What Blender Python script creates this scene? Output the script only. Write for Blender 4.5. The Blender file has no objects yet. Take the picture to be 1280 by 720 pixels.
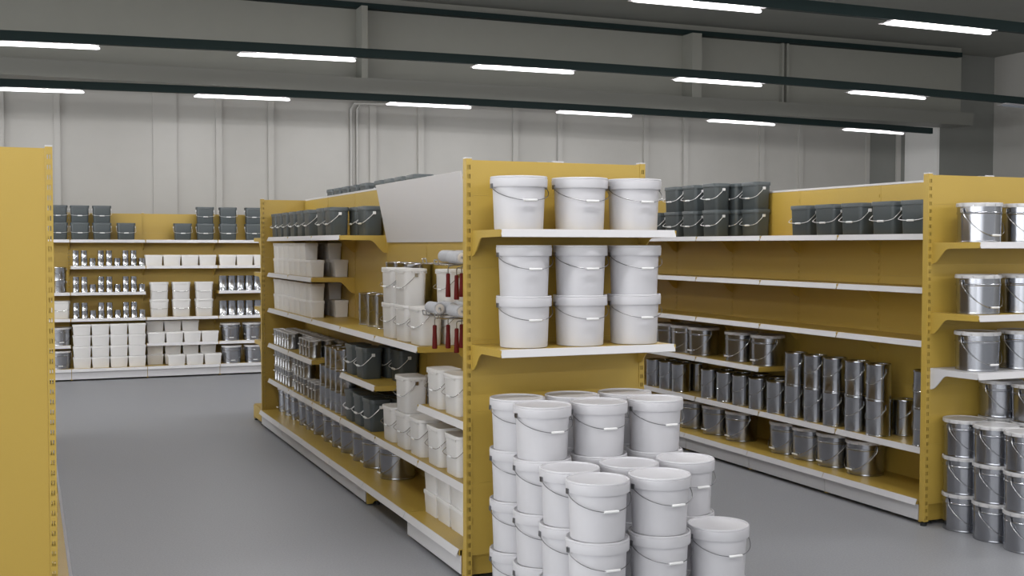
import bpy, bmesh, math, random
from mathutils import Vector, Matrix
random.seed(4)
C = bpy.context.scene.collection
PI = math.pi

# ------------------------------------------------------------------ materials
def mat(name, col, rough=.5, metal=0.0, noise=0.0, nscale=40.0, bump=0.0, bscale=200.0, emit=None, strength=1.0, spec=None, sss=0.0, aniso=None):
    m = bpy.data.materials.new(name); m.use_nodes = True
    nt = m.node_tree; b = nt.nodes['Principled BSDF']
    b.inputs['Base Color'].default_value = (*col, 1)
    b.inputs['Roughness'].default_value = rough
    b.inputs['Metallic'].default_value = metal
    if spec is not None: b.inputs['Specular IOR Level'].default_value = spec
    if sss:
        b.inputs['Subsurface Weight'].default_value = sss
        b.inputs['Subsurface Radius'].default_value = (.05, .045, .035)
        b.inputs['Subsurface Scale'].default_value = .3
    if emit:
        b.inputs['Emission Color'].default_value = (*emit, 1)
        b.inputs['Emission Strength'].default_value = strength
    if noise or bump:
        tc = nt.nodes.new('ShaderNodeTexCoord')
    if noise:
        n = nt.nodes.new('ShaderNodeTexNoise'); n.inputs['Scale'].default_value = nscale; n.inputs['Detail'].default_value = 4
        nt.links.new(tc.outputs['Object'], n.inputs['Vector'])
        r = nt.nodes.new('ShaderNodeMapRange')
        r.inputs['From Min'].default_value = .3; r.inputs['From Max'].default_value = .7
        r.inputs['To Min'].default_value = 1 - noise; r.inputs['To Max'].default_value = 1 + noise
        nt.links.new(n.outputs['Fac'], r.inputs['Value'])
        mx = nt.nodes.new('ShaderNodeVectorMath'); mx.operation = 'SCALE'
        mx.inputs[0].default_value = col
        nt.links.new(r.outputs['Result'], mx.inputs['Scale'])
        nt.links.new(mx.outputs['Vector'], b.inputs['Base Color'])
    if bump:
        n2 = nt.nodes.new('ShaderNodeTexNoise'); n2.inputs['Scale'].default_value = bscale
        nt.links.new(tc.outputs['Object'], n2.inputs['Vector'])
        bp = nt.nodes.new('ShaderNodeBump'); bp.inputs['Strength'].default_value = bump; bp.inputs['Distance'].default_value = .002
        nt.links.new(n2.outputs['Fac'], bp.inputs['Height'])
        nt.links.new(bp.outputs['Normal'], b.inputs['Normal'])
    return m

YEL   = mat('yellow_powder_coat', (.475, .325, .062), .38, noise=.04, nscale=300, bump=.15, bscale=900)
WHITE = mat('white_enamel', (.60, .595, .61), .4)
PLAS  = mat('white_plastic', (.585, .58, .605), .40, noise=.02, nscale=8)
TUBW  = mat('white_tub_plastic', (.72, .71, .70), .42)
GRIPW = mat('white_grip', (.8, .8, .8), .4)
DARK  = mat('dark_grey_plastic', (.070, .084, .089), .42, bump=.2, bscale=500)
TIN   = mat('tinplate', (.49, .50, .525), .17, 1.0, noise=.06, nscale=6)
PAIL  = mat('steel_pail', (.39, .40, .43), .22, 1.0, noise=.05, nscale=6)
LIDM  = mat('pale_steel_lid', (.58, .575, .58), .42, .15)
WIRE  = mat('wire_steel', (.50, .50, .50), .26, 1.0)
GALV  = mat('galvanised_wire', (.74, .74, .74), .38, .35)
WIRED = mat('dark_wire_steel', (.24, .24, .25), .34, 1.0)
TIN2  = mat('dull_tinplate', (.33, .335, .35), .3, 1.0, noise=.06, nscale=6)
BLACK = mat('black_rubber', (.012, .014, .014), .6)
RAIL  = mat('dark_green_rail', (.008, .020, .020), .6, spec=.25)
HOUS  = mat('lamp_housing', (.5, .48, .5), .4)
GLOW  = mat('lamp_diffuser', (.9, .9, .9), .4, emit=(1, .985, 1), strength=2.5)
OFF   = mat('unlit_diffuser', (.25, .27, .3), .4)
RED   = mat('red_handle', (.12, .006, .005), .6, spec=.25)
FLEECE = mat('roller_fleece', (.48, .49, .52), .95, noise=.12, nscale=160, bump=.9, bscale=260)
CAPC  = mat('roller_cap', (.7, .66, .62), .5)
WALLM = mat('wall_paint', (.43, .42, .395), .36, noise=.02, nscale=3)
LITP = mat('lit_pillar_white', (.82, .81, .79), .5)  # paler tone for the pillar's lit side, light put into the colour
WALLD = mat('darker_wall_grey', (.21, .215, .20), .45, noise=.02, nscale=3)  # darker wall grey, also carries the shade of the pillar front
CEILM = mat('ceiling_paint', (.26, .265, .24), .6, noise=.03, nscale=3)
BEAMM = mat('beam_paint', (.27, .27, .24), .5, noise=.02, nscale=3)
FLANM = mat('flange_paint', (.20, .20, .18), .5)
SIGNM = mat('sign_board', (.60, .59, .60), .45)
FLOORM = mat('vinyl_floor', (.285, .293, .313), .48, noise=.10, nscale=90, bump=.05, bscale=300)

# ------------------------------------------------------------------ mesh builder
class MB:
    def __init__(s): s.v = []; s.f = []; s.T = lambda a, b, c: (a, b, c)
    def add(s, vs, fs):
        o = len(s.v); s.v += [s.T(*p) for p in vs]; s.f += [tuple(o + i for i in f) for f in fs]; return s
    def box(s, x0, x1, y0, y1, z0, z1):
        return s.add([(x0,y0,z0),(x1,y0,z0),(x1,y1,z0),(x0,y1,z0),(x0,y0,z1),(x1,y0,z1),(x1,y1,z1),(x0,y1,z1)],
                     [(0,3,2,1),(4,5,6,7),(0,1,5,4),(1,2,6,5),(2,3,7,6),(3,0,4,7)])
    def prism(s, poly, a0, a1, axis=0):
        # poly: (p,q) points in the other two axes, extruded along axis
        def P(a, p, q): return (a, p, q) if axis == 0 else (p, a, q) if axis == 1 else (p, q, a)
        n = len(poly)
        vs = [P(a0, *t) for t in poly] + [P(a1, *t) for t in poly]
        fs = [tuple(range(n - 1, -1, -1)), tuple(range(n, 2 * n))] + [(i, (i+1) % n, n + (i+1) % n, n + i) for i in range(n)]
        return s.add(vs, fs)
    def lathe(s, prof, seg=32, cx=0, cy=0, rf=None):
        vs = []; fs = []; n = len(prof)
        for k in range(seg):
            a = 2 * PI * k / seg
            for j, (r, z) in enumerate(prof):
                rr = r * (rf(k, j) if rf else 1)
                vs.append((cx + rr * math.cos(a), cy + rr * math.sin(a), z))
        for k in range(seg):
            k2 = (k + 1) % seg
            for j in range(n - 1): fs.append((k*n+j, k2*n+j, k2*n+j+1, k*n+j+1))
        if prof[0][0] > 1e-6: fs.append(tuple(k*n for k in range(seg - 1, -1, -1)))
        if prof[-1][0] > 1e-6: fs.append(tuple(k*n + n - 1 for k in range(seg)))
        return s.add(vs, fs)
    def loft(s, rings):
        n = len(rings[0]); vs = [p for r in rings for p in r]; fs = []
        for j in range(len(rings) - 1):
            for i in range(n):
                i2 = (i + 1) % n
                fs.append((j*n+i, j*n+i2, (j+1)*n+i2, (j+1)*n+i))
        fs.append(tuple(range(n - 1, -1, -1))); o = (len(rings) - 1) * n; fs.append(tuple(range(o, o + n)))
        return s.add(vs, fs)
    def tube(s, pts, r, seg=6):
        pts = [Vector(p) for p in pts]; rings = []; up = Vector((0, 0, 1))
        for i, p in enumerate(pts):
            d = (pts[min(i+1, len(pts)-1)] - pts[max(i-1, 0)]).normalized()
            a = d.cross(up)
            if a.length < 1e-3: a = d.cross(Vector((0, 1, 0)))
            a.normalize(); b = d.cross(a)
            rings.append([tuple(p + r * (math.cos(2*PI*k/seg) * a + math.sin(2*PI*k/seg) * b)) for k in range(seg)])
        return s.loft(rings)
    def build(s, name, m, parent=None, smooth=False, loc=None):
        me = bpy.data.meshes.new(name); me.from_pydata(s.v, [], s.f)
        bm = bmesh.new(); bm.from_mesh(me)
        bmesh.ops.remove_doubles(bm, verts=bm.verts, dist=1e-6)
        bmesh.ops.recalc_face_normals(bm, faces=bm.faces)
        bm.to_mesh(me); bm.free()
        me.materials.append(m)
        if smooth:
            me.shade_smooth()
            try: me.set_sharp_from_angle(angle=math.radians(38))
            except Exception: pass
        o = bpy.data.objects.new(name, me); C.objects.link(o)
        if parent: o.parent = parent
        if loc: o.location = loc
        return o

def rrect(w, d, r, z, n=4):
    pts = []
    for cx, cy, a0 in ((w/2-r, d/2-r, 0), (-w/2+r, d/2-r, PI/2), (-w/2+r, -d/2+r, PI), (w/2-r, -d/2+r, 1.5*PI)):
        for k in range(n + 1):
            a = a0 + PI/2 * k / n; pts.append((cx + r*math.cos(a), cy + r*math.sin(a), z))
    return pts

def tag(o, label, cat, group=None, kind=None):
    o['label'] = label; o['category'] = cat
    if group: o['group'] = group
    if kind: o['kind'] = kind
    return o
def struct(o): o['kind'] = 'structure'; return o
def empty(name, loc=(0, 0, 0), rz=0.0):
    o = bpy.data.objects.new(name, None); o.empty_display_size = .1; C.objects.link(o)
    o.location = loc; o.rotation_euler = (0, 0, rz); return o
def dup(root):
    r = root.copy(); C.objects.link(r)
    for ch in root.children:
        c = ch.copy(); C.objects.link(c); c.parent = r
        for g in ch.children:
            d = g.copy(); C.objects.link(d); d.parent = c
    return r

ORD = ['first','second','third','fourth','fifth','sixth','seventh','eighth','ninth','tenth','eleventh','twelfth','thirteenth']
PROTO = {}
WORDS = []
def place(kind, x, y, z, rz, label, cat, group, scale=1.0):
    p, used = PROTO[kind]
    if used: o = dup(p)
    else: o = p; PROTO[kind][1] = True
    o.location = (x, y, z + .0012); o.rotation_euler = (0, 0, rz); o.scale = (scale,)*3
    tag(o, label, cat, group)
    return o
LEFT = -PI/2      # local front (-Y) turned to face -X
RIGHT = PI/2

# ------------------------------------------------------------------ container prototypes
def bail_pts(rx, ry, z0, zf, n=12, gap=.34):
    """wire from the ear at +X round the front to just short of the grip, and its mirror"""
    pts = [(rx, 0, z0), (rx*1.02, -.012, z0 - .004)]
    for k in range(1, n):
        a = (PI/2 - gap) * k / (n - 1)
        t = math.sin(a)
        pts.append((rx * 1.02 * math.cos(a), -ry * t, z0 - (z0 - zf) * min(1, (t * 1.06)) ** .8))
    return pts
def rect_pts(rx, ry, z0, zf):
    dz = z0 - zf; P = [(rx, 0, z0), (rx*1.015, -.012, z0 - .008)]
    for t, k in ((.30, .30), (.55, .52), (.78, .72)): P.append((rx*1.02, -ry*t, z0 - dz*k))
    P += [(rx*1.0, -ry*.93, z0 - dz*.84), (rx*.93, -ry*1.01, z0 - dz*.90), (rx*.70, -ry*1.02, z0 - dz*.97)]
    return P
def build_bail(root, rx, ry, z0, zf, wr=.0022, grip=.042, gr=.0075, gm=None, gap=.34, wm=None, rect=False):
    R = rect_pts(rx, ry, z0, zf) if rect else bail_pts(rx, ry, z0, zf, gap=gap)
    front = [(grip*.9, -ry*1.0, zf - .002)]
    full = R + front + [(-x, y, z) for x, y, z in reversed(front)] + [(-x, y, z) for x, y, z in reversed(R)]
    b = MB().tube(full, wr, 6)
    for s in (1, -1): b.box(s*rx-.004, s*rx+.003, -.011, .011, z0-.012, z0+.012)
    h = b.build('handle', wm or WIRE, root, True)
    if gm:
        g = MB(); g.T = lambda a, b_, c: (c, -ry + a, zf - .002 + b_)
        g.lathe([(gr*.8, -grip), (gr, -grip+.003), (gr, grip-.003), (gr*.8, grip)], 10)
        gg = g.build('grip', gm, h, True); gg['label'] = 'white plastic grip on the wire'
    return h

# large round white bucket, stacks every 0.267
def p_round():
    t = empty('round_bucket')
    MB().lathe([(.118, 0), (.1255, .002), (.1265, .008), (.1350, .225), (.1350, .236), (.132, .24)], 48).build('body', PLAS, t, True)
    MB().lathe([(.1365, .2175), (.1470, .2165), (.1474, .2175), (.1485, .2575), (.1480, .2600), (.1455, .2615), (.1455, .2630), (.1475, .2645), (.1472, .269), (.1455, .2715), (.142, .272), (.1395, .2705), (.1385, .2660), (.133, .2645), (0, .2645)], 48).build('lid', PLAS, t, True)
    build_bail(t, .150, .153, .222, .150, .0021, .036, .0068, GRIPW, wm=WIRED)
    return t
# steel pail with lug lid
def p_pail():
    t = empty('steel_pail')
    MB().lathe([(.124, 0), (.129, .0), (.130, .004), (.128, .010), (.128, .012), (.1315, .175), (.1345, .178), (.1355, .182), (.1345, .186), (.1320, .189), (.1325, .23), (.1325, .234)], 40).build('body', PAIL, t, True)
    notch = lambda k, j: ((.95) if (k % 5 == 0 and 0 < j < 3) else 1)
    MB().lathe([(.133, .221), (.1385, .222), (.139, .236), (.1375, .243), (.135, .2455), (.131, .244), (.128, .240), (0, .240)], 60, rf=notch).build('lid', LIDM, t, True)['label'] = 'pale crimped lid'
    build_bail(t, .141, .143, .200, .045, .0020, .032, .0065, GRIPW)
    return t
# tall tins
def tin(name, r, h, grip=False, seg=28, bail=True, zf=.45):
    t = empty(name)
    MB().lathe([(r*.96, 0), (r*1.02, .0), (r*1.03, .003), (r*1.02, .007), (r, .009), (r, h-.012), (r*1.02, h-.008)], seg).build('body', TIN2 if grip else TIN, t, True)
    MB().lathe([(r*1.0, h-.012), (r*1.035, h-.011), (r*1.045, h-.006), (r*1.035, h-.001), (r*.98, h), (r*.95, h-.003), (r*.80, h-.004), (r*.78, h-.002), (r*.74, h-.002), (r*.72, h-.006), (0, h-.006)], seg).build('lid', TIN if not grip else LIDM, t, True)
    if bail: build_bail(t, r*1.04, r*1.055, h*.82, h*zf, .0014, .028 if grip else .012, .005, GRIPW if grip else None, wm=GALV if grip else None)
    return t
def tin_plain(name, r, h, seg=22):
    return MB().lathe([(r*.95, 0), (r*1.02, 0), (r*1.02, .004), (r, .006), (r, h-.006), (r*1.02, h-.004), (r*1.02, h), (r*.92, h), (r*.9, h-.004), (0, h-.004)], seg).build(name, TIN, None, True)
# dark grey rectangular bucket
def p_dark():
    t = empty('rectangular_bucket')
    MB().loft([rrect(.214, .138, .028, 0), rrect(.220, .143, .032, .004), rrect(.236, .156, .034, .205), rrect(.236, .155, .034, .222)]).build('body', DARK, t, True)
    MB().loft([rrect(.238, .157, .035, .205), rrect(.250, .168, .038, .206), rrect(.251, .169, .038, .232), rrect(.246, .164, .036, .237), rrect(.236, .154, .033, .237), rrect(.232, .150, .03, .234)]).build('lid', DARK, t, True)
    h = build_bail(t, .126, .088, .182, .098, .0027, .032, .0078, GRIPW, wm=GALV, rect=True)
    for s in (1, -1):
        e = MB().box(s*.126-.006, s*.126+.006, -.012, .012, .172, .192).build('ear', GRIPW, t); e['label'] = 'white handle ear'
    return t
# white rectangular bucket with a toothed lid
def p_wrect():
    t = empty('rectangular_bucket')
    MB().loft([rrect(.222, .142, .034, 0), rrect(.228, .148, .038, .004), rrect(.243, .160, .040, .225), rrect(.243, .160, .040, .232)]).build('body', TUBW, t, True)
    b = MB().loft([rrect(.246, .163, .041, .226), rrect(.258, .173, .045, .228), rrect(.259, .174, .045, .241), rrect(.254, .169, .043, .2465), rrect(.246, .161, .04, .2465), rrect(.242, .158, .038, .2445)])
    for k in range(9):
        x = -.088 + .022 * k
        for sy in (-1, 1): b.box(x-.006, x+.006, sy*.083-.003, sy*.083+.003, .215, .228)
    for k in range(5):
        y = -.044 + .022 * k
        for sx in (-1, 1): b.box(sx*.125-.003, sx*.125+.003, y-.006, y+.006, .215, .228)
    b.build('lid', TUBW, t, True)
    build_bail(t, .129, .089, .204, .115, .0020, .030, .0065, GRIPW, rect=True)
    return t
# low white lidded tub
def p_tub(bw=.216):
    t = empty('lidded_tub')
    MB().loft([rrect(bw, .108, .006, 0, 2), rrect(bw+.002, .109, .007, .003, 2), rrect(max(bw+.001, .236), .123, .007, .140, 2)]).build('body', TUBW, t, True)
    MB().loft([rrect(.237, .124, .007, .124, 2), rrect(.244, .129, .008, .125, 2), rrect(.2445, .1295, .008, .148, 2), rrect(.240, .125, .007, .1525, 2), rrect(.228, .114, .006, .1525, 2)]).build('lid', TUBW, t, True)
    return t
PROTO['round'] = [p_round(), False]; PROTO['pail'] = [p_pail(), False]
PROTO['tinXL'] = [tin('tall_tin', .0885, .262), False]
PROTO['tinL'] = [tin('paint_tin', .082, .176), False]
PROTO['tinM'] = [tin('small_paint_tin', .058, .156, True, 20, zf=.62), False]
PROTO['tinS'] = [tin_plain('small_tin', .043, .108), False]
PROTO['canister'] = [tin_plain('canister', .0605, .215), False]
PROTO['dark'] = [p_dark(), False]; PROTO['wrect'] = [p_wrect(), False]; PROTO['tub'] = [p_tub(), False]; PROTO['box'] = [p_tub(.237), False]

# ------------------------------------------------------------------ shelving
ZT, Z1, Z2, Z3, Z4, ZB = 1.954, 1.588, 1.223, .860, .492, .165
H_POST = 2.345
def upright(root, T, u, h=H_POST, w=.034, d=.030, wo=0.0, slots=True, z0=.03, pitch=.05, name='upright', cap=True, ss=1.0):
    """hollow perforated post; front at outward distance wo, two columns of slots through front and back"""
    b = MB(); b.T = T
    xs = [u-w/2, u-.0080*ss, u-.0030*ss, u+.0030*ss, u+.0080*ss, u+w/2]
    n = int((h - z0 - .02) / pitch) if slots else 0
    zs = [z0]; 
    for k in range(n):
        za = z0 + .012 + k * pitch; zs += [za, za + .025]
    zs.append(h)
    for wv in (wo, wo - d):
        vs = [(x, wv, z) for z in zs for x in xs]; fs = []
        for j in range(len(zs) - 1):
            for i in range(5):
                if j % 2 == 1 and i in (1, 3) and j < len(zs) - 1 and slots: continue
                a = j*6 + i; fs.append((a, a+1, a+7, a+6))
        b.add(vs, fs)
    for x in (xs[0], xs[-1]): b.add([(x, wo, z0), (x, wo-d, z0), (x, wo-d, h), (x, wo, h)], [(0,1,2,3)])
    b.add([(xs[0], wo, h), (xs[-1], wo, h), (xs[-1], wo-d, h), (xs[0], wo-d, h)], [(0,1,2,3)])
    p = b.build(name, YEL, root)
    if cap:
        c = MB(); c.T = T; c.box(xs[0], xs[-1], wo-d, wo, h+.0005, h+.007); cc = c.build('post_cap', WHITE, p); cc['label'] = 'pale cap on the post top'
    f = MB(); f.T = T; wm = wo - d/2
    f.prism([(u + .022*math.cos(a*PI/6), wm + .022*math.sin(a*PI/6)) for a in range(12)], 0, .02, 2)
    f.box(u-.008, u+.008, wm-.008, wm+.008, .02, z0)
    ff = f.build('foot', BLACK, p); ff['label'] = 'black levelling foot'
    return p
def bracket_poly(depth, z, front=.036, back=.135):
    pts = [(0.0, z), (depth, z), (depth - .004, z - front), (depth*.36, z - front - .004)]
    for k in range(1, 8):
        t = k / 8; s = t*t*(3-2*t)
        pts.append((depth*.36 - t * depth*.32, z - front - .004 - s * (back - front)))
    pts += [(depth*.03, z - back - .006), (0.0, z - back - .006)]
    return pts
def strip_poly(depth, z):
    return [(depth - .001, z + .002), (depth + .002, z + .003), (depth + .020, z - .037), (depth + .017, z - .039)]
def shelf(root, T, u0, u1, z, depth=.384, mat_b=None, brackets=(1, 1), curve=True):
    b = MB(); b.T = T
    d = depth - .002
    b.box(u0+.002, u1-.002, .002, d, z-.004, z)
    b.box(u0+.002, u1-.002, d-.003, d, z-.030, z-.004)
    b.box(u0+.002, u1-.002, .002, .006, z-.030, z-.004)
    b.box(u0+.002, u1-.002, d-.022, d-.003, z-.030, z-.027)
    for k in range(1, 4):
        w = d * k / 4; b.box(u0+.01, u1-.01, w-.012, w+.012, z-.014, z-.004)
    sh = b.build('shelf', mat_b or YEL, root)
    s = MB(); s.T = T; s.prism([(p, q) for p, q in strip_poly(depth, z)], u0+.006, u1-.006, 0)
    st = s.build('price_strip', WHITE, sh); st['label'] = 'white price strip along the shelf edge'
    for on, u in zip(brackets, (u0+.004, u1-.004)):
        if on:
            k = MB(); k.T = T; k.prism(bracket_poly(depth + .012, z - .0005), u-.0035, u+.0035, 0); k.build('bracket', mat_b or YEL, sh)
    return sh
def base_bay(root, T, u0, u1, depth=.4755, kick=True, legs=(1, 1)):
    b = MB(); b.T = T
    b.box(u0+.001, u1-.001, .002, depth-.002, ZB-.004, ZB)
    b.box(u0+.001, u1-.001, depth-.006, depth-.002, ZB-.034, ZB-.004)
    dk = b.build('base_deck', YEL, root)
    s = MB(); s.T = T; s.prism(strip_poly(depth, ZB), u0+.004, u1-.004, 0)
    st = s.build('price_strip', WHITE, dk); st['label'] = 'white price strip along the deck edge'
    if kick:
        k = MB(); k.T = T; k.box(u0+.004, u1-.004, depth-.016, depth-.010, .024, ZB-.036)
        kk = k.build('kick_plate', WHITE, root); kk['label'] = 'white kick plate under the deck'
    for on, u in zip(legs, (u0, u1)):
        if on:
            l = MB(); l.T = T
            l.prism([(0.0, .03), (0.0, ZB-.005), (depth-.02, ZB-.005), (depth-.02, .012), (depth-.06, .012), (depth-.075, .03)], u-.014, u+.014, 0)
            lo = l.build('base_leg', YEL, root)
            f = MB(); f.T = T; f.prism([(u + .018*math.cos(a*PI/6), depth-.10 + .018*math.sin(a*PI/6)) for a in range(12)], 0, .014, 2); f.box(u-.006, u+.006, depth-.106, depth-.094, .014, .031)
            f.build('foot', BLACK, lo)
def back_panels(root, T, u0, u1, w=0.0, th=.012, top=2.335, name='back_panel', z0=.05, piece=.40):
    b = MB(); b.T = T
    z = z0; hs = [piece]*6
    for h in hs:
        z1 = min(z + h, top)
        if z1 - z > .03: b.box(u0+.0008, u1-.0008, w-th, w, z, z1-.0005)
        z = z1
    return b.build(name, YEL, root)

def gondola(name, label, xm, y0, n, depth, bdepth, left, right, kickskip=()):
    """double-sided run along Y about x = xm; left/right: {level: [bays]}"""
    root = empty(name, (xm, y0 + n/2, 0)); tag(root, label, 'shelving')
    th = .032
    inv = Vector((xm, y0 + n/2, 0))
    TL = lambda u, w, z: (-th - w, y0 + u - inv.y, z)
    TR = lambda u, w, z: (th + w, y0 + u - inv.y, z)
    for k in range(n):
        back_panels(root, TL, k+.0165, k+1-.0165); back_panels(root, TR, k+.0165, k+1-.0165)
        r = MB(); r.T = TL; r.box(k+.001, k+1-.001, -2*th+.004, -.004, 2.3365, 2.352); rr = r.build('top_rail', WHITE, root); rr['label'] = 'white cap rail along the top'
    for k in range(n+1):
        upright(root, TL, float(k), wo=.0015, d=2*th+.003, h=2.336, cap=False, ss=.5)
    for T, side, sk in ((TL, left, kickskip), (TR, right, ())):
        if side is None: continue
        for k in range(n):
            base_bay(root, T, float(k), float(k+1), bdepth, k not in sk, (1, 1 if k == n-1 else 0))
        for z, bays in side.items():
            for k in bays: shelf(root, T, float(k), float(k+1), z, depth)
    return root
cen = gondola('shelving_gondola', 'long yellow double-sided gondola in the centre, tilted blank sign board on it', 2.732, 6.101, 6, .384, .4755,
        {ZT: [3,4,5], Z1: [4,5], Z2: [1,2,3,4,5], Z3: [4,5], Z3-.002: [2], Z3-.005: [0], Z4: [0,1,2,3,4,5]},
        {ZT: range(6), Z1: range(6), Z2: range(6), Z3: range(6), Z4: range(6)}, kickskip=(1,))
rgt = gondola('shelving_gondola', 'long yellow gondola with two empty shelves, shiny tins and pails below', 6.052, 6.145, 6, .381, .4935,
        {ZT: range(6), Z1: range(6), Z2: range(6), Z3: [2,3,4,5], Z4: range(6)}, None)
lft = gondola('shelving_gondola', 'yellow gondola almost hidden behind the bare end panel, only its deck edge showing', -.335, 6.20, 6, .33, .488,
        None, {ZT: range(6), Z2: range(6), Z4: range(6)})

def end_unit(name, label, x0, x1, y, face, shelves, depth=.41, kick=True, white=(), top=2.345, h=2.352, base=0, ss=1.0, inset=.034):
    """single bay across the end of a run; face -1 looks to -Y, +1 to +Y"""
    root = empty(name, ((x0+x1)/2, y, 0)); tag(root, label, 'shelving')
    ox = (x0+x1)/2
    T = (lambda u, w, z: (u - ox, -w, z)) if face < 0 else (lambda u, w, z: (u - ox, w, z))
    upright(root, T, x0+.017, h=h, wo=.004, d=.05, ss=ss); upright(root, T, x1-.017, h=h, wo=.004, d=.05, ss=ss)
    back_panels(root, T, x0+.034, x1-.034, w=0, th=.018, top=top, z0=.15, piece=.40 if shelves else 3.0)
    b = MB(); b.T = T; b.box(x0+.034, x1-.034, -.035, -.025, .03, .149); b.box(x0+.034, x1-.034, -.03, 0, .145, .1495)
    b.build('kick_panel', YEL, root)
    m = MB(); m.T = T; m.box((x0+x1)/2-.035, (x0+x1)/2+.035, -.016, -.002, top, top+.008); m.build('panel_clip', WHITE, root)
    if base: base_bay(root, T, x0+.012, x1-.012, base)
    for z in shelves:
        shelf(root, T, x0+inset, x1-inset, z, depth, WHITE if z in white else None)
    return root
end_unit('end_display', 'yellow end display holding round white buckets on two shelves', 2.239, 3.359, 6.03, -1, [1.957, 1.326])
end_unit('end_display', 'yellow end display seen from behind, at the far end of the centre gondola', 2.249, 3.26, 12.185, 1, [1.95, 1.585, 1.22, .86], depth=.41, base=.46, ss=1.6, inset=.008)
end_unit('end_display', 'yellow end display with steel pails on three shelves, lowest shelf white', 5.515, 6.585, 6.07, -1, [1.897, 1.432, 1.062], white=(1.062,))
end_unit('end_display', 'bare yellow end panel with a slotted post and no shelves', -.95, .125, 6.12, -1, [])

# base of the far end display: deck box jutting behind
def back_wall_rack():
    x0, y = .558, 17.55
    root = empty('shelving_rack', (2.0, y, 0)); tag(root, 'yellow single-sided shelving along the back wall, stocked with tubs, tins and buckets', 'shelving')
    T = lambda u, w, z: (x0 + u - 2.0, -w, z)
    for k in range(-2, 4):
        back_panels(root, T, k+.0165, k+1-.0165, top=2.325)
        base_bay(root, T, float(k), float(k+1), .50, True, (1, 1 if k == 3 else 0))
    for k in range(-2, 5): upright(root, T, float(k), wo=.003, d=.06, h=2.335)
    lv = {-2: [ZT, Z2, Z3, Z4], -1: [ZT, Z2, Z3, Z4], 0: [ZT, Z1, Z2, Z3], 1: [ZT, Z1, Z3, Z4], 2: [ZT, Z1, Z2, Z3, Z4], 3: [ZT, Z1, Z2, Z3, Z4]}
    for k, zs in lv.items():
        for z in zs: shelf(root, T, float(k), float(k+1), z-.008, .39)
back_wall_rack()

# ------------------------------------------------------------------ goods: back wall rack
def frow(kind, items, y, z, pitch, what, where, cat, group, rz=0, scale=1.0):
    """items: (x, tiers); labels counted along the row"""
    for i, (x, n) in enumerate(items):
        for t in range(n):
            pos = f'{ORD[i]} along' if len(items) > 1 else 'alone'
            tier = '' if n == 1 else (', bottom tier' if t == 0 else ', top tier' if t == n-1 else f', {ORD[t]} tier up')
            lab = f'{what}, {pos}{tier}, {where}'
            place(kind, x, y, z + t*pitch, rz, lab, cat, group, scale)
YB = 17.29
TB = 'back wall top shelf'
frow('dark', [(.415,2),(.695,2),(.985,2),(1.307,1)], YB, ZT-.008, .2375, 'dark grey lidded bucket', 'left group on '+TB, 'bucket', 'dark buckets on the back wall top shelf')
frow('dark', [(2.08,1),(2.395,2),(2.72,2),(3.09,2)], YB, ZT-.008, .2375, 'dark grey lidded bucket', 'right group on '+TB, 'bucket', 'dark buckets on the back wall top shelf')
tx = [.634+.1095*k for k in range(9)]; tn = [2,2,1,2,2,1,2,2,1]
for z, nm in ((Z1, 'uppermost'), (Z2, 'middle'), (Z3, 'lowest')):
    frow('tinS', list(zip(tx, tn)), YB-.05, z-.008, .108, 'small shiny tin', f'{nm} back tin shelf', 'tin', f'small tins on the {nm} tin shelf')
frow('tub', [(1.672+.2485*k,1) for k in range(4)], YB-.04, Z1-.008, .15, 'low white lidded tub', 'single row above white buckets, back rack', 'tub', 'tubs on the back rack second shelf')
frow('tub', [(2.70+.2475*k,1) for k in range(3)], YB-.04, Z1-.008, .15, 'low white lidded tub', 'single row above canisters, back rack', 'tub', 'tubs on the back rack second shelf')
for z, nm in ((Z2, 'upper'), (Z3, 'lower')):
    frow('canister', [(2.635+.1245*k,1) for k in range(6)], YB-.05, z-.008, .2, 'slim tall steel canister', f'{nm} canister shelf, back rack', 'tin', f'canisters on the {nm} canister shelf')
frow('wrect', [(1.745,2),(2.05,2),(2.37,2)], YB, Z3-.008, .2465, 'white bucket with wire handle', 'back rack beside small tins', 'bucket', 'white buckets on the back rack')
frow('tinL', [(.43,2)], YB, Z2-.008, .176, 'paint tin', 'back rack by the bare end panel', 'tin', 'paint tins by the bare end panel')
place('wrect', .425, YB, Z3-.008, 0, 'white bucket on the back rack, beside the bare end panel post', 'bucket', None)
place('pail', .44, YB+.03, Z4-.008, 0, 'steel pail on the back rack low shelf beside the bare end panel', 'pail', None)
place('pail', .42, YB-.06, ZB, 0, 'steel pail on the back rack deck beside the bare end panel', 'pail', None)
frow('tub', [(.70+.243*k,4) for k in range(4)], YB-.10, ZB, .1525, 'low white tub', 'four-high tub wall on back deck', 'tub', 'tubs stacked four high on the back deck', 0, .98)
frow('tub', [(1.695+.248*k,1) for k in range(4)], YB-.07, Z4-.008, .1525, 'low white tub', 'front row, back rack low shelf', 'tub', 'tubs on the back rack low shelf')
for i in range(3):
    for t in range(2): place('tub', 1.692+.246*i, YB+.10, Z4-.008+t*.1525, 0, f'low white tub, {ORD[i]} along, {"bottom" if t == 0 else "top"} tier, rear row, back rack low shelf', 'tub', 'tubs on the back rack low shelf')
frow('tub', [(1.96+.252*k,1) for k in range(3)], YB-.16, ZB, .1525, 'low white tub', 'front row on back rack deck', 'tub', 'tubs on the back rack deck')
for i in range(4):
    for t in range(2): place('tub', 1.688+.247*i, YB+.06, ZB+t*.1455, 0, f'low white tub, {ORD[i]} along, {"bottom" if t == 0 else "top"} tier, rear row, back rack deck', 'tub', 'tubs on the back rack deck', .95)
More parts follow.
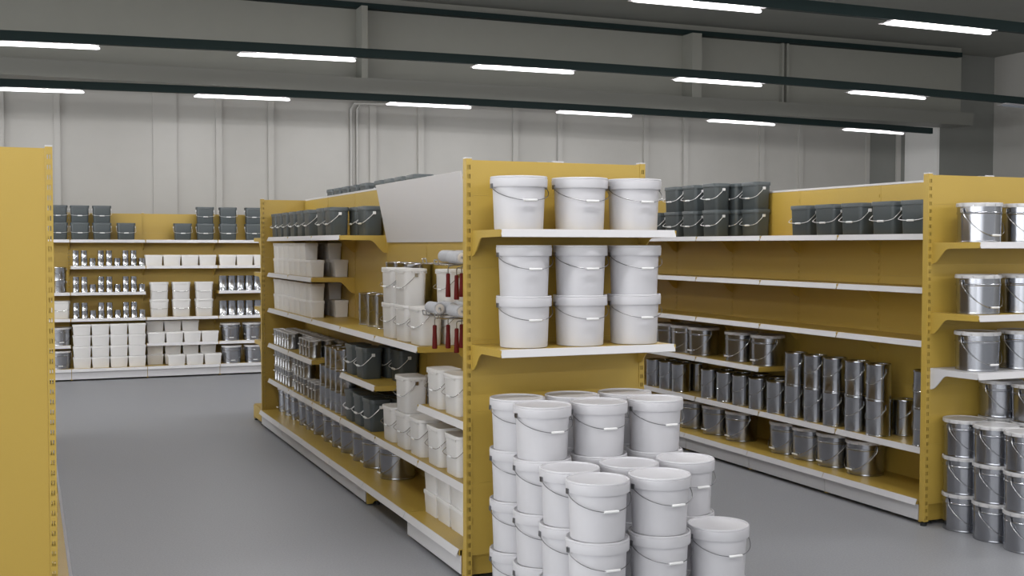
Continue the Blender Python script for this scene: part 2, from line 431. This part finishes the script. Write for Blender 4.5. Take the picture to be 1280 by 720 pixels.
frow('pail', [(2.745,1),(3.065,1)], YB+.03, Z4-.008, .25, 'steel pail with wire handle', 'back rack low shelf under canisters', 'pail', 'steel pails at the back rack end', 0, 1.03)
frow('pail', [(2.745,1),(3.065,1)], YB-.09, ZB, .25, 'steel pail with wire handle', 'back rack deck under canisters', 'pail', 'steel pails at the back rack end', 0, 1.03)

# ------------------------------------------------------------------ goods: centre gondola, aisle side
def yrow(kind, ys, x, z, tiers, pitch, what, where, cat, group, rz=LEFT, scale=1.0):
    """ys from far to near; tiers int or list"""
    for i, y in enumerate(ys):
        n = tiers if isinstance(tiers, int) else tiers[i]
        for t in range(n):
            pos = f'{ORD[i]} from far' if len(ys) > 1 else 'alone'
            tier = '' if n == 1 else (', bottom tier' if t == 0 else ', top tier' if t == n-1 else ', middle tier')
            place(kind, x, y, z + t*pitch, rz, f'{what}, {pos}{tier}, {where}', cat, group, scale)
CX = 2.42
G = 'dark buckets on the centre gondola top shelf'
yrow('dark', [11.965,11.70,11.415,11.08,10.75,10.45,9.94,9.65], CX, ZT, 1, .2375, 'dark grey bucket', 'centre gondola top shelf', 'bucket', G)
yrow('box', [11.915-.2452*k for k in range(7)], CX-.005, Z1, 1, .1525, 'white tub', 'lower layer, upper tub shelf, centre gondola', 'tub', 'tubs on the centre gondola upper tub shelf')
yrow('box', [11.915-.2452*k for k in range(6)], CX-.005, Z1+.1525, 1, .1525, 'white tub', 'upper layer, upper tub shelf, centre gondola', 'tub', 'tubs on the centre gondola upper tub shelf')
for i, y in enumerate((10.69, 10.445)):
    for t in range(2):
        if t == 0 or i == 0: pass
        yy = y if t == 0 else y + .245
        place('box', CX+.215, yy, Z1+t*.1525, LEFT, f'white tub, rear row {"upper" if t else "lower"} layer, {"near" if i else "inner"} one, upper tub shelf', 'tub', 'tubs on the centre gondola upper tub shelf')
yrow('box', [11.915-.2452*k for k in range(7)], CX-.005, Z2, 2, .1525, 'white tub', 'main shelf front row, centre gondola', 'tub', 'tubs on the centre gondola main shelf')
for i, y in enumerate((10.69, 10.445)):
    for t in range(2):
        yy = y if t == 0 else y + .245
        place('box', CX+.215, yy, Z2+t*.1525, LEFT, f'white tub, rear row {"upper" if t else "lower"} layer, {"near" if i else "inner"} one, main shelf', 'tub', 'tubs on the centre gondola main shelf')
yrow('tinXL', [9.28,9.02,8.75,8.50,8.24,7.98], 2.603, Z2, [1,1,1,2,2,2], .262, 'tall steel tin', 'centre gondola main shelf', 'tin', 'tall tins on the centre gondola main shelf')
yrow('wrect', [7.92,7.60,7.28], CX, Z2, [2,2,1], .2465, 'white bucket', 'front row, centre gondola main shelf', 'bucket', 'white buckets on the centre gondola main shelf')
yrow('wrect', [7.28], CX+.185, Z2, 2, .2465, 'white bucket', 'rear row behind rollers, main shelf', 'bucket', 'white buckets on the centre gondola main shelf')
# small paint tins
yrow('tinM', [11.98-.130*k for k in range(6)], 2.398, Z3, 1, .156, 'small paint tin', 'far front cluster, upper tin shelf', 'tin', 'small tins on the upper tin shelf')
yrow('tinM', [10.77-.132*k for k in range(4)], 2.398, Z3, 1, .156, 'small paint tin', 'near front cluster, upper tin shelf', 'tin', 'small tins on the upper tin shelf')
yrow('tinM', [11.98-.131*k for k in range(13)], 2.526, Z3, 1, .156, 'small paint tin', 'middle row, upper tin shelf', 'tin', 'small tins on the upper tin shelf')
yrow('tinM', [11.98-.131*k for k in range(13)], 2.645, Z3, 1, .156, 'small paint tin', 'rear row, upper tin shelf', 'tin', 'small tins on the upper tin shelf', scale=.86)
yrow('tinM', [11.98-.130*k for k in range(6)], 2.405, Z4, 2, .156, 'small paint tin', 'far cluster, lower tin shelf', 'tin', 'small tins on the lower tin shelf')
yrow('tinM', [11.04-.134*k for k in range(4)], 2.405, Z4, 2, .156, 'small paint tin', 'middle cluster, lower tin shelf', 'tin', 'small tins on the lower tin shelf')
yrow('tinM', [10.45,10.315,10.18], 2.405, Z4, 1, .156, 'small paint tin', 'single row, lower tin shelf', 'tin', 'small tins on the lower tin shelf')
yrow('tinL', [9.93,9.74,9.565,9.385,9.205], 2.42, Z4, [2,3,3,3,2], .176, 'paint tin in tall stacks', 'beside dark buckets', 'tin', 'paint tins in tall stacks')
# dark buckets in the middle of the run
yrow('dark', [8.965,8.655], CX, Z3-.002, 1, .2375, 'dark grey bucket', 'front row, short shelf, centre gondola', 'bucket', 'dark buckets on the short shelf')
yrow('dark', [8.655,8.335], CX+.185, Z3-.002, 1, .2375, 'dark grey bucket', 'rear row, short shelf, centre gondola', 'bucket', 'dark buckets on the short shelf')
yrow('dark', [8.955,8.688,8.42], CX-.01, Z4, 1, .2375, 'dark grey bucket', 'front row, below the short shelf', 'bucket', 'dark buckets below the short shelf')
yrow('dark', [8.685,8.37], CX+.175, Z4, 1, .2375, 'dark grey bucket', 'rear row, below the short shelf', 'bucket', 'dark buckets below the short shelf')
# white buckets nearer
yrow('wrect', [7.91,7.595,7.285,6.91,6.565], CX, Z4, [1,2,1,1,1], .2465, 'white bucket', 'lower white bucket shelf, centre gondola', 'bucket', 'white buckets on the lower shelf')
yrow('wrect', [7.50], CX+.185, Z4, 2, .2465, 'white bucket', 'rear row, lower white bucket shelf', 'bucket', 'white buckets on the lower shelf')
yrow('wrect', [6.91,6.585], CX, Z3-.005, 1, .2465, 'white bucket', 'short shelf next to the end display', 'bucket', 'white buckets on the short near shelf')
yrow('wrect', [6.60], CX+.185, Z3-.005, 1, .2465, 'white bucket', 'rear of short shelf next to end display', 'bucket', 'white buckets on the short near shelf')
yrow('pail', [11.938,11.64,11.342,10.968,10.67,10.372,9.967,9.669,9.371,8.978,8.68,8.21], 2.51, ZB, 1, .245, 'steel pail', 'row on the centre gondola deck', 'pail', 'steel pails on the centre gondola deck')
yrow('tub', [6.965,6.72,6.475], CX-.02, ZB, 2, .147, 'white tub', 'deck corner next to the end display', 'tub', 'tubs on the centre gondola deck', scale=.96)
# far aisle top shelf, stacked two high
yrow('dark', [11.93,11.63,11.30,10.98,10.63,10.13,9.81,9.50,9.17], 3.0, ZT, 2, .2495, 'dark grey bucket', 'peeking over the centre gondola top', 'bucket', 'dark buckets behind the centre gondola top', RIGHT, 1.05)
yrow('dark', [9.56,9.265], CX+.185, ZT, 1, .2375, 'dark grey bucket', 'rear row beside the tilted sign, centre gondola top', 'bucket', G)

# ------------------------------------------------------------------ goods: right gondola
RX = 5.745
yrow('dark', [8.955,8.645], RX+.18, ZT, 2, .2375, 'dark grey bucket', 'rear row stacks, right gondola top', 'bucket', 'dark buckets stacked on the right gondola top')
yrow('dark', [10.02,9.68,9.35,9.00], RX, ZT, [1,2,2,2], .2375, 'dark grey bucket', 'front row stacks, right gondola top', 'bucket', 'dark buckets stacked on the right gondola top')
yrow('dark', [7.675,7.365,7.05,6.705,6.40], RX, ZT, 1, .2375, 'dark grey bucket', 'near single row, right gondola top', 'bucket', 'dark buckets in a single row on the right gondola top')
yrow('pail', [9.935,9.62,9.305,8.69,8.29], 5.815, Z3, 1, .245, 'steel pail', 'short shelf, right gondola', 'pail', 'steel pails on the right gondola short shelf', scale=1.05)
GT = 'tall tins on the right gondola'
yrow('tinXL', [10.06,9.81,9.57], 5.733, Z4, 1, .262, 'tall shiny tin', 'far front cluster, right gondola tin shelf', 'tin', GT)
yrow('tinXL', [10.03,9.80,9.57], 5.9265, Z4, 1, .262, 'tall shiny tin', 'rear of far cluster, right gondola', 'tin', GT)
yrow('tinXL', [9.05,8.79,8.54,8.29,8.03], 5.733, Z4, 1, .262, 'tall shiny tin', 'single front tins, right gondola tin shelf', 'tin', GT)
yrow('tinXL', [7.78,7.53,7.29,7.03,6.79], 5.733, Z4, 2, .262, 'tall shiny tin', 'double stacks, right gondola tin shelf', 'tin', GT)
yrow('tinXL', [9.05,8.79,8.54,8.29,8.03,7.78,7.53,7.29,7.03,6.73], 5.9265, Z4, 1, .262, 'tall shiny tin', 'rear row, right gondola tin shelf', 'tin', GT)
yrow('tinXL', [6.30], 5.733, Z4, 2, .262, 'tall shiny tin', 'half hidden behind right gondola post', 'tin', GT)
yrow('pail', [9.43,9.03,8.65], 5.80, ZB, 1, .245, 'steel pail', 'far cluster on the right gondola deck', 'pail', 'steel pails on the right gondola deck', scale=1.05)
yrow('pail', [7.985,7.675,7.363,7.01], 5.80, ZB, 1, .245, 'steel pail', 'near cluster on the right gondola deck', 'pail', 'steel pails on the right gondola deck', scale=1.05)

# ------------------------------------------------------------------ goods: end displays and floor piles
frow('round', [(2.447,1),(2.81,1),(3.145,1)], 5.775, 1.957, .267, 'round white bucket', 'top shelf of the end display', 'bucket', 'round buckets on the end display', 0, 1.045)
frow('round', [(2.482,2),(2.819,2),(3.156,2)], 5.785, 1.326, .271, 'round white bucket', 'lower shelf of the end display', 'bucket', 'round buckets on the end display', 0, 1.02)
pile = [(5.655, [2.39,2.71,3.03], [4,4,4], 'rear rank'), (5.355, [2.40,2.72,3.05], [4,4,4], 'second rank'),
        (5.055, [2.41,2.735,3.055], [3,3,3], 'third rank'), (4.755, [2.41,2.735,3.06], [3,3,2], 'front rank')]
cn = ['aisle column', 'middle column', 'far column']
tw = ['on the floor', 'second tier up', 'third tier up', 'fourth tier up']
for y, xs, ns, rk in pile:
    for x, n, c in zip(xs, ns, cn):
        for t in range(n):
            top = ', topmost' if t == n-1 else ''
            place('round', x, y, t*.267, random.uniform(-.12, .12), f'round white bucket in the big pile, {rk}, {c}, {tw[t]}{top}', 'bucket', 'round white buckets piled on the floor')
for z, nm in ((1.897, 'top'), (1.432, 'middle'), (1.062, 'lowest')):
    for i, x in enumerate((5.75, 6.12)):
        place('pail', x, 5.86, z, 0, f'steel pail on the {nm} pail display shelf, {"next to the post" if i == 0 else "cut by the frame edge"}', 'pail', 'steel pails on the pail display shelves', 1.04)
for i, (x, y, n) in enumerate([(5.715,5.922,3),(5.70,5.640,3),(5.675,5.358,3),(6.02,5.922,4),(6.02,5.640,4)]):
    for t in range(n):
        nm = ['stack against the post','second stack from the post','stack farthest from the post','tall stack behind the others','tall stack at the frame edge'][i]
        place('pail', x, y, t*.2455, 0, f'steel pail on the floor pile, {nm}, {tw[t]}', 'pail', 'steel pails piled on the floor', 1.0)

# ------------------------------------------------------------------ tilted sign board
root = empty('sign_board', (2.65, 8.058, 1.9)); tag(root, 'blank white sign board tilted out from the centre gondola top', 'sign')
b = MB()
xb, xt, zb, zt_ = 2.678, 2.586, 1.897, 2.353
b.prism([(xb-2.65, zb-1.9), (xt-2.65, zt_-1.9), (xt-2.65+.013, zt_-1.9+.003), (xb-2.65+.013, zb-1.9+.003)], -.973, .973, 1)
b.build('board', SIGNM, root)
for yy in (-.7, .7):
    k = MB(); k.tube([(.040, yy, .06), (.036, yy, .20), (-.015, yy, .22)], .004); k.build('bracket', WIRE, root)

# ------------------------------------------------------------------ paint rollers and hooks
def roller():
    t = empty('paint_roller')      # origin at the sleeve centre, axis along Y, aisle towards -X
    s = MB(); s.T = lambda a, b_, c: (a, c, b_)
    s.lathe([(.026, -.0945), (.0345, -.094), (.037, -.088), (.037, .088), (.0345, .094), (.026, .0945)], 28).build('sleeve', FLEECE, t, True)
    c = MB(); c.T = lambda a, b_, d: (a, d, b_)
    c.lathe([(.006, -.090), (.012, -.099), (.026, -.0985), (.0275, -.096), (.0275, -.090)], 24)
    cc = c.build('end_cap', CAPC, t, True); cc['label'] = 'cream end cap with a small hole'
    w = MB().tube([(0, -.094, 0), (0, -.112, 0), (0, -.118, -.008), (0, -.118, -.045), (0, -.110, -.055), (0, -.03, -.062), (0, -.008, -.066), (0, 0, -.08), (0, 0, -.125)], .0035, 8)
    w.build('frame', WIRE, t, True)
    h = MB().lathe([(.0145, -.255), (.0165, -.250), (.0150, -.20), (.0125, -.15), (.0130, -.115), (.010, -.107)], 16)
    hh = h.build('handle', RED, t, True); hh['label'] = 'dark red handle'
    return t
PROTO['roller'] = [roller(), False]
GR = 'paint rollers hanging on hooks'
for (x, y, z, lab) in [(2.425, 6.85, 1.806, 'upper hooks, far pair, outer one'), (2.515, 6.85, 1.806, 'upper hooks, far pair, inner one'), (2.400, 6.625, 1.800, 'upper hooks, near one'),
                       (2.337, 6.85, 1.486, 'lower hooks, far trio, outer one'), (2.425, 6.85, 1.486, 'lower hooks, far trio, middle one'), (2.515, 6.85, 1.486, 'lower hooks, far trio, inner one'), (2.400, 6.625, 1.478, 'lower hooks, near one')]:
    place('roller', x, y, z, 0, f'grey fleece paint roller with dark red handle on the {lab}', 'paint roller', GR)
def hook():
    t = empty('display_hook')
    p = MB(); p.box(-.006, 0, -.05, .05, -.03, .03); p.build('back_plate', WIRE, t)
    for sy in (-1, 1):
        y = sy*.035
        MB().tube([(0, y, 0), (-.41, y, 0), (-.425, y, .004), (-.43, y, .03)], .004, 8).build('prong', WIRE, t, True)
    MB().tube([(-.43, -.035, .03), (-.43, .035, .03)], .004, 8).build('crossbar', WIRE, t, True)
    return t
PROTO['hook'] = [hook(), False]
for x, y, z, l in [(2.6985, 6.85, 1.761, 'upper far'), (2.6985, 6.625, 1.755, 'upper near'), (2.6985, 6.85, 1.441, 'lower far'), (2.6985, 6.625, 1.433, 'lower near')]:
    place('hook', x, y, z, 0, f'double wire display hook, {l} one, carrying rollers on the centre gondola', 'hook', 'wire hooks for the rollers')

# ------------------------------------------------------------------ building
def sbox(name, x0, x1, y0, y1, z0, z1, m):
    return struct(MB().box(x0, x1, y0, y1, z0, z1).build(name, m))
CZ = 5.55
YW = 18.4
sbox('floor', -10, 20, -7, 18.6, -.1, 0, FLOORM)
sbox('ceiling', -10, 20, -7, 18.6, CZ, CZ+.1, CEILM)
sbox('wall_back', -10, 20, YW, YW+.2, 0, CZ, WALLM)
def fill_openings(name, T, L, n, sill=.15, head=3.5):
    """unseen openings added to let in fill light: sill, header and mullions in one wall"""
    b = MB(); b.T = T
    b.box(0, L, 0, .2, 0, sill); b.box(0, L, 0, .2, head, CZ)
    for k in range(n + 1):
        u = L * k / n; b.box(max(0, u-.06), min(L, u+.06), .04, .16, sill, head)
    struct(b.build(name, WALLM))
    for k in range(n):
        pd = bpy.data.lights.new('fill_portal', 'AREA'); pd.shape = 'RECTANGLE'; pd.size = L/n - .12; pd.size_y = head - sill
        pd.cycles.is_portal = True
        p = bpy.data.objects.new('fill_portal', pd); C.objects.link(p)
        a = Vector(T(L*(k+.5)/n, .1, (sill+head)/2)); p.location = a
        inn = (Vector(T(0, -1, 0)) - Vector(T(0, 0, 0))).normalized()
        p.rotation_euler = inn.to_track_quat('-Z', 'Z').to_euler()
fill_openings('wall_left', lambda u, w, z: (-10 - w, -7 + u, z), 25.4, 8, 1.2, 4.1)  # openings made up to bring in fill from the left, out of view
sbox('wall_right', 17.5, 17.7, -7, 17.5, 0, CZ, WALLM)
fill_openings('wall_front', lambda u, w, z: (-10 + u, -7 - w, z), 27.5, 9)  # unseen front openings, added for fill as well
sbox('pillar', 16.15, 17.7, 17.5, YW, 0, CZ, WALLD)  # same pillar in darker grey, its front's shade put into the colour
sbox('wall_pillar_lit_side', 16.09, 16.149, 17.495, YW-.001, 0, CZ-.1, LITP)  # thin pale skin standing in for light on the pillar's side
# vertical battens on the back wall
for i, (a, c) in enumerate([(-.36,-.27),(.40,.485),(2.72,2.81),(3.52,3.61),(5.16,5.27),(5.98,6.08),(7.67,7.77),(8.51,8.60),(10.2,10.3),(11.02,11.12),(12.66,12.77),(13.55,13.64),(15.13,15.21),(15.86,15.97)]):
    sbox(f'trim_{i+1}', a, c, YW-.05, YW, 0, CZ-.2, WALLM)
sbox('trim_20', 1.79, 2.14, YW-.03, YW, 0, CZ-.2, WALLM)
sbox('wall_back_darker', 15.21, 16.11, YW-.02, YW, 0, CZ-.2, WALLD)  # darker grey stretch of back wall next to the pillar
# steel beam along the back
def beam():
    root = empty('ceiling_beam', (5, 16.9, 4.1)); root['kind'] = 'structure'
    MB().box(-15, 11.11, -.3, .25, -.01, .215).build('bottom_flange', FLANM, root)
    MB().box(-15, 11.11, .02, .06, .215, 1.45).build('web', BEAMM, root)
    MB().box(-15, 11.0, -.12, .02, 1.26, 1.34).build('top_channel', RAIL, root)
    for x0, x1 in ((4.55, 4.64), (10.12, 10.30)):
        MB().box(x0-5, x1-5, -.30, .02, .215, 1.26).build('stiffener', BEAMM, root)
        MB().box(x0-5-.02, x1-5+.02, -.31, .25, -.06, -.01).build('saddle', BEAMM, root)
    MB().box(7.06, 7.10, -.06, .02, .215, 1.26).build('stiffener', BEAMM, root)
    MB().box(7.16, 7.20, -.06, .02, .215, 1.26).build('stiffener', BEAMM, root)
beam()
# twin conduit down the wall
root = empty('wall_conduit', (4.9, YW-.04, 2.2)); tag(root, 'pair of slim grey pipes running down the back wall under the beam', 'pipe')
for x in (-.05, .05):
    MB().tube([(x, 0, -2.2), (x, 0, 1.86), (x+.05, -.06, 1.95), (x+.9, -1.0, 1.86)], .022, 10).build('pipe', WALLM, root, True)
sbox('trim_21', -10, 17.5, 14.55, 14.7, CZ-.03, CZ, CEILM)

# ------------------------------------------------------------------ light tracks and lamps
def rail_z(z0, x, bow): return z0 - bow * ((x - 6.2) / 6.5) ** 2
PITCH, LEN, XS = 2.535, 1.22, 2.0
def tube_light_mesh(on=True):
    t = empty('ceiling_tube_light')
    MB().box(-LEN/2+.04, LEN/2-.04, -.026, .026, .0325, .0508).box(-LEN/2+.01, LEN/2-.01, -.105, .105, .0302, .0325).build('housing', HOUS, t)
    d = MB(); d.T = lambda a, b_, c: (c, a, b_)
    L = LEN/2
    poly = [(-.028, .030), (-.028, .022), (-.006, .004), (.006, .004), (.028, .022), (.028, .030)]
    rings = []
    for z, s in ((-L, .55), (-L+.03, 1), (L-.03, 1), (L, .55)): rings.append([(p*s, q*s if s == 1 else .012+(q-.012)*s, z) for p, q in poly])
    d.loft(rings)
    dd = d.build('diffuser', GLOW if on else OFF, t); dd['label'] = 'glowing white diffuser' if on else 'unlit grey diffuser'
    return t
PROTO['lamp'] = [tube_light_mesh(True), False]; PROTO['lampoff'] = [tube_light_mesh(False), False]
LAMP_W = 16.8
SKY_W = 7.2
ld = bpy.data.lights.new('tube_lamp', 'AREA'); ld.shape = 'RECTANGLE'; ld.size = 1.16; ld.size_y = .024; ld.energy = LAMP_W; ld.color = (1, .985, .985); ld.spread = math.radians(168)
def lamp_light(x, y, z):
    for s in (-1, 1):
        l = bpy.data.objects.new('tube_lamp_light', ld); C.objects.link(l); l.location = (x, y + s*.019, z); l.rotation_euler = (s*math.radians(42), 0, 0)
tracks = [(15.3, 3.825, .06, 13.95, 'rear light track', range(-4, 5)), (12.0, 3.862, .075, 15.6, 'middle light track', range(-4, 6)), (8.35, 3.885, .06, 15.6, 'front light track', range(-4, 6)),
          (4.7, 3.885, .0, 15.6, None, range(-4, 5)), (1.1, 3.885, 0, 15.6, None, range(-4, 5)), (-2.5, 3.885, 0, 15.6, None, range(-4, 5))]
seen = {'rear light track': {-1:'first',0:'second',1:'third',2:'fourth',3:'fifth',4:'sixth'}, 'middle light track': {-1:'first',0:'second',1:'third',2:'fourth',3:'fifth'}, 'front light track': {1:'first',2:'second'}}
for y, z0, bow, xe, nm, rng in tracks:
    vis = nm is not None
    b = MB(); xs = [-9.8 + k * (xe + 9.8) / 24 for k in range(25)]
    rings = []
    for x in xs:
        zz = max(rail_z(z0, x, bow), z0 - .25); rings.append([(x, y-.03, zz), (x, y+.03, zz), (x, y+.03, zz+.095), (x, y-.03, zz+.095)])
    b.loft(rings)
    o = b.build('lighting_rail', RAIL)
    if vis: tag(o, f'dark green steel {nm} hung under the ceiling', 'light track')
    else: tag(o, 'dark green light track overhead in front of the shelving, above the photo', 'light track', 'light tracks above the photo')
    for k in rng:
        xc = XS + PITCH*k + LEN/2
        zz = max(rail_z(z0, xc, bow), z0 - .25)
        off = vis and nm.startswith('middle') and k == 4
        if not off: lamp_light(xc, y, zz - .0535 + .0105)
        if vis and k in seen[nm]: lab, gr = f'lit white tube light, {seen[nm][k]} along the {nm}', 'tube lights on the tracks'
        elif off and nm.startswith('middle'): lab, gr = 'unlit grey tube light at the end of the middle light track', None
        else: lab, gr = 'tube light on a track outside the photo', 'tube lights outside the photo'
        o = place('lampoff' if off else 'lamp', xc, y, zz - .0535, 0, lab, 'light', gr)
        sl = (rail_z(z0, xc+.6, bow) - rail_z(z0, xc-.6, bow)) / 1.2 if zz > z0 - .249 else 0
        o.rotation_euler = (0, -math.atan(sl), 0)

# ------------------------------------------------------------------ world and camera
w = bpy.data.worlds.new('World'); bpy.context.scene.world = w; w.use_nodes = True
w.node_tree.nodes['Background'].inputs[0].default_value = (.96, .98, 1.0, 1)
wn = w.node_tree; wt = wn.nodes.new('ShaderNodeTexCoord'); wsx = wn.nodes.new('ShaderNodeSeparateXYZ'); wmr = wn.nodes.new('ShaderNodeMapRange')
wn.links.new(wt.outputs['Generated'], wsx.inputs[0]); wn.links.new(wsx.outputs['X'], wmr.inputs['Value'])
wmr.inputs['From Min'].default_value = -.35; wmr.inputs['From Max'].default_value = -.95      # sky raised towards -X as added fill through the left openings
wmr.inputs['To Min'].default_value = .6; wmr.inputs['To Max'].default_value = SKY_W
wn.links.new(wmr.outputs['Result'], wn.nodes['Background'].inputs[1])

f, yaw, pitch, roll = 1456.3613, .3951, -.0365, .0011
cd = bpy.data.cameras.new('Camera'); cam = bpy.data.objects.new('Camera', cd); C.objects.link(cam)
cd.sensor_width = 36; cd.lens = f / 1280 * 36; cd.clip_end = 100; cd.clip_start = .05
fw = Vector((math.sin(yaw), math.cos(yaw), 0)); rt = Vector((math.cos(yaw), -math.sin(yaw), 0)); up = Vector((0, 0, 1))
f2 = fw*math.cos(pitch) + up*math.sin(pitch); u2 = -fw*math.sin(pitch) + up*math.cos(pitch)
r3 = rt*math.cos(roll) + u2*math.sin(roll); u3 = -rt*math.sin(roll) + u2*math.cos(roll)
m = Matrix((r3, u3, -f2)).transposed().to_4x4(); m.translation = (0, 0, 1.8742)
cam.matrix_world = m
sc = bpy.context.scene; sc.camera = cam
sc.view_settings.view_transform = 'Standard'; sc.view_settings.look = 'None'
sc.view_settings.exposure = 0.0; sc.view_settings.gamma = 1; sc.view_settings.use_curve_mapping = False
sc.cycles.use_denoising = True
sc.cycles.max_bounces = 14; sc.cycles.diffuse_bounces = 10; sc.cycles.glossy_bounces = 6
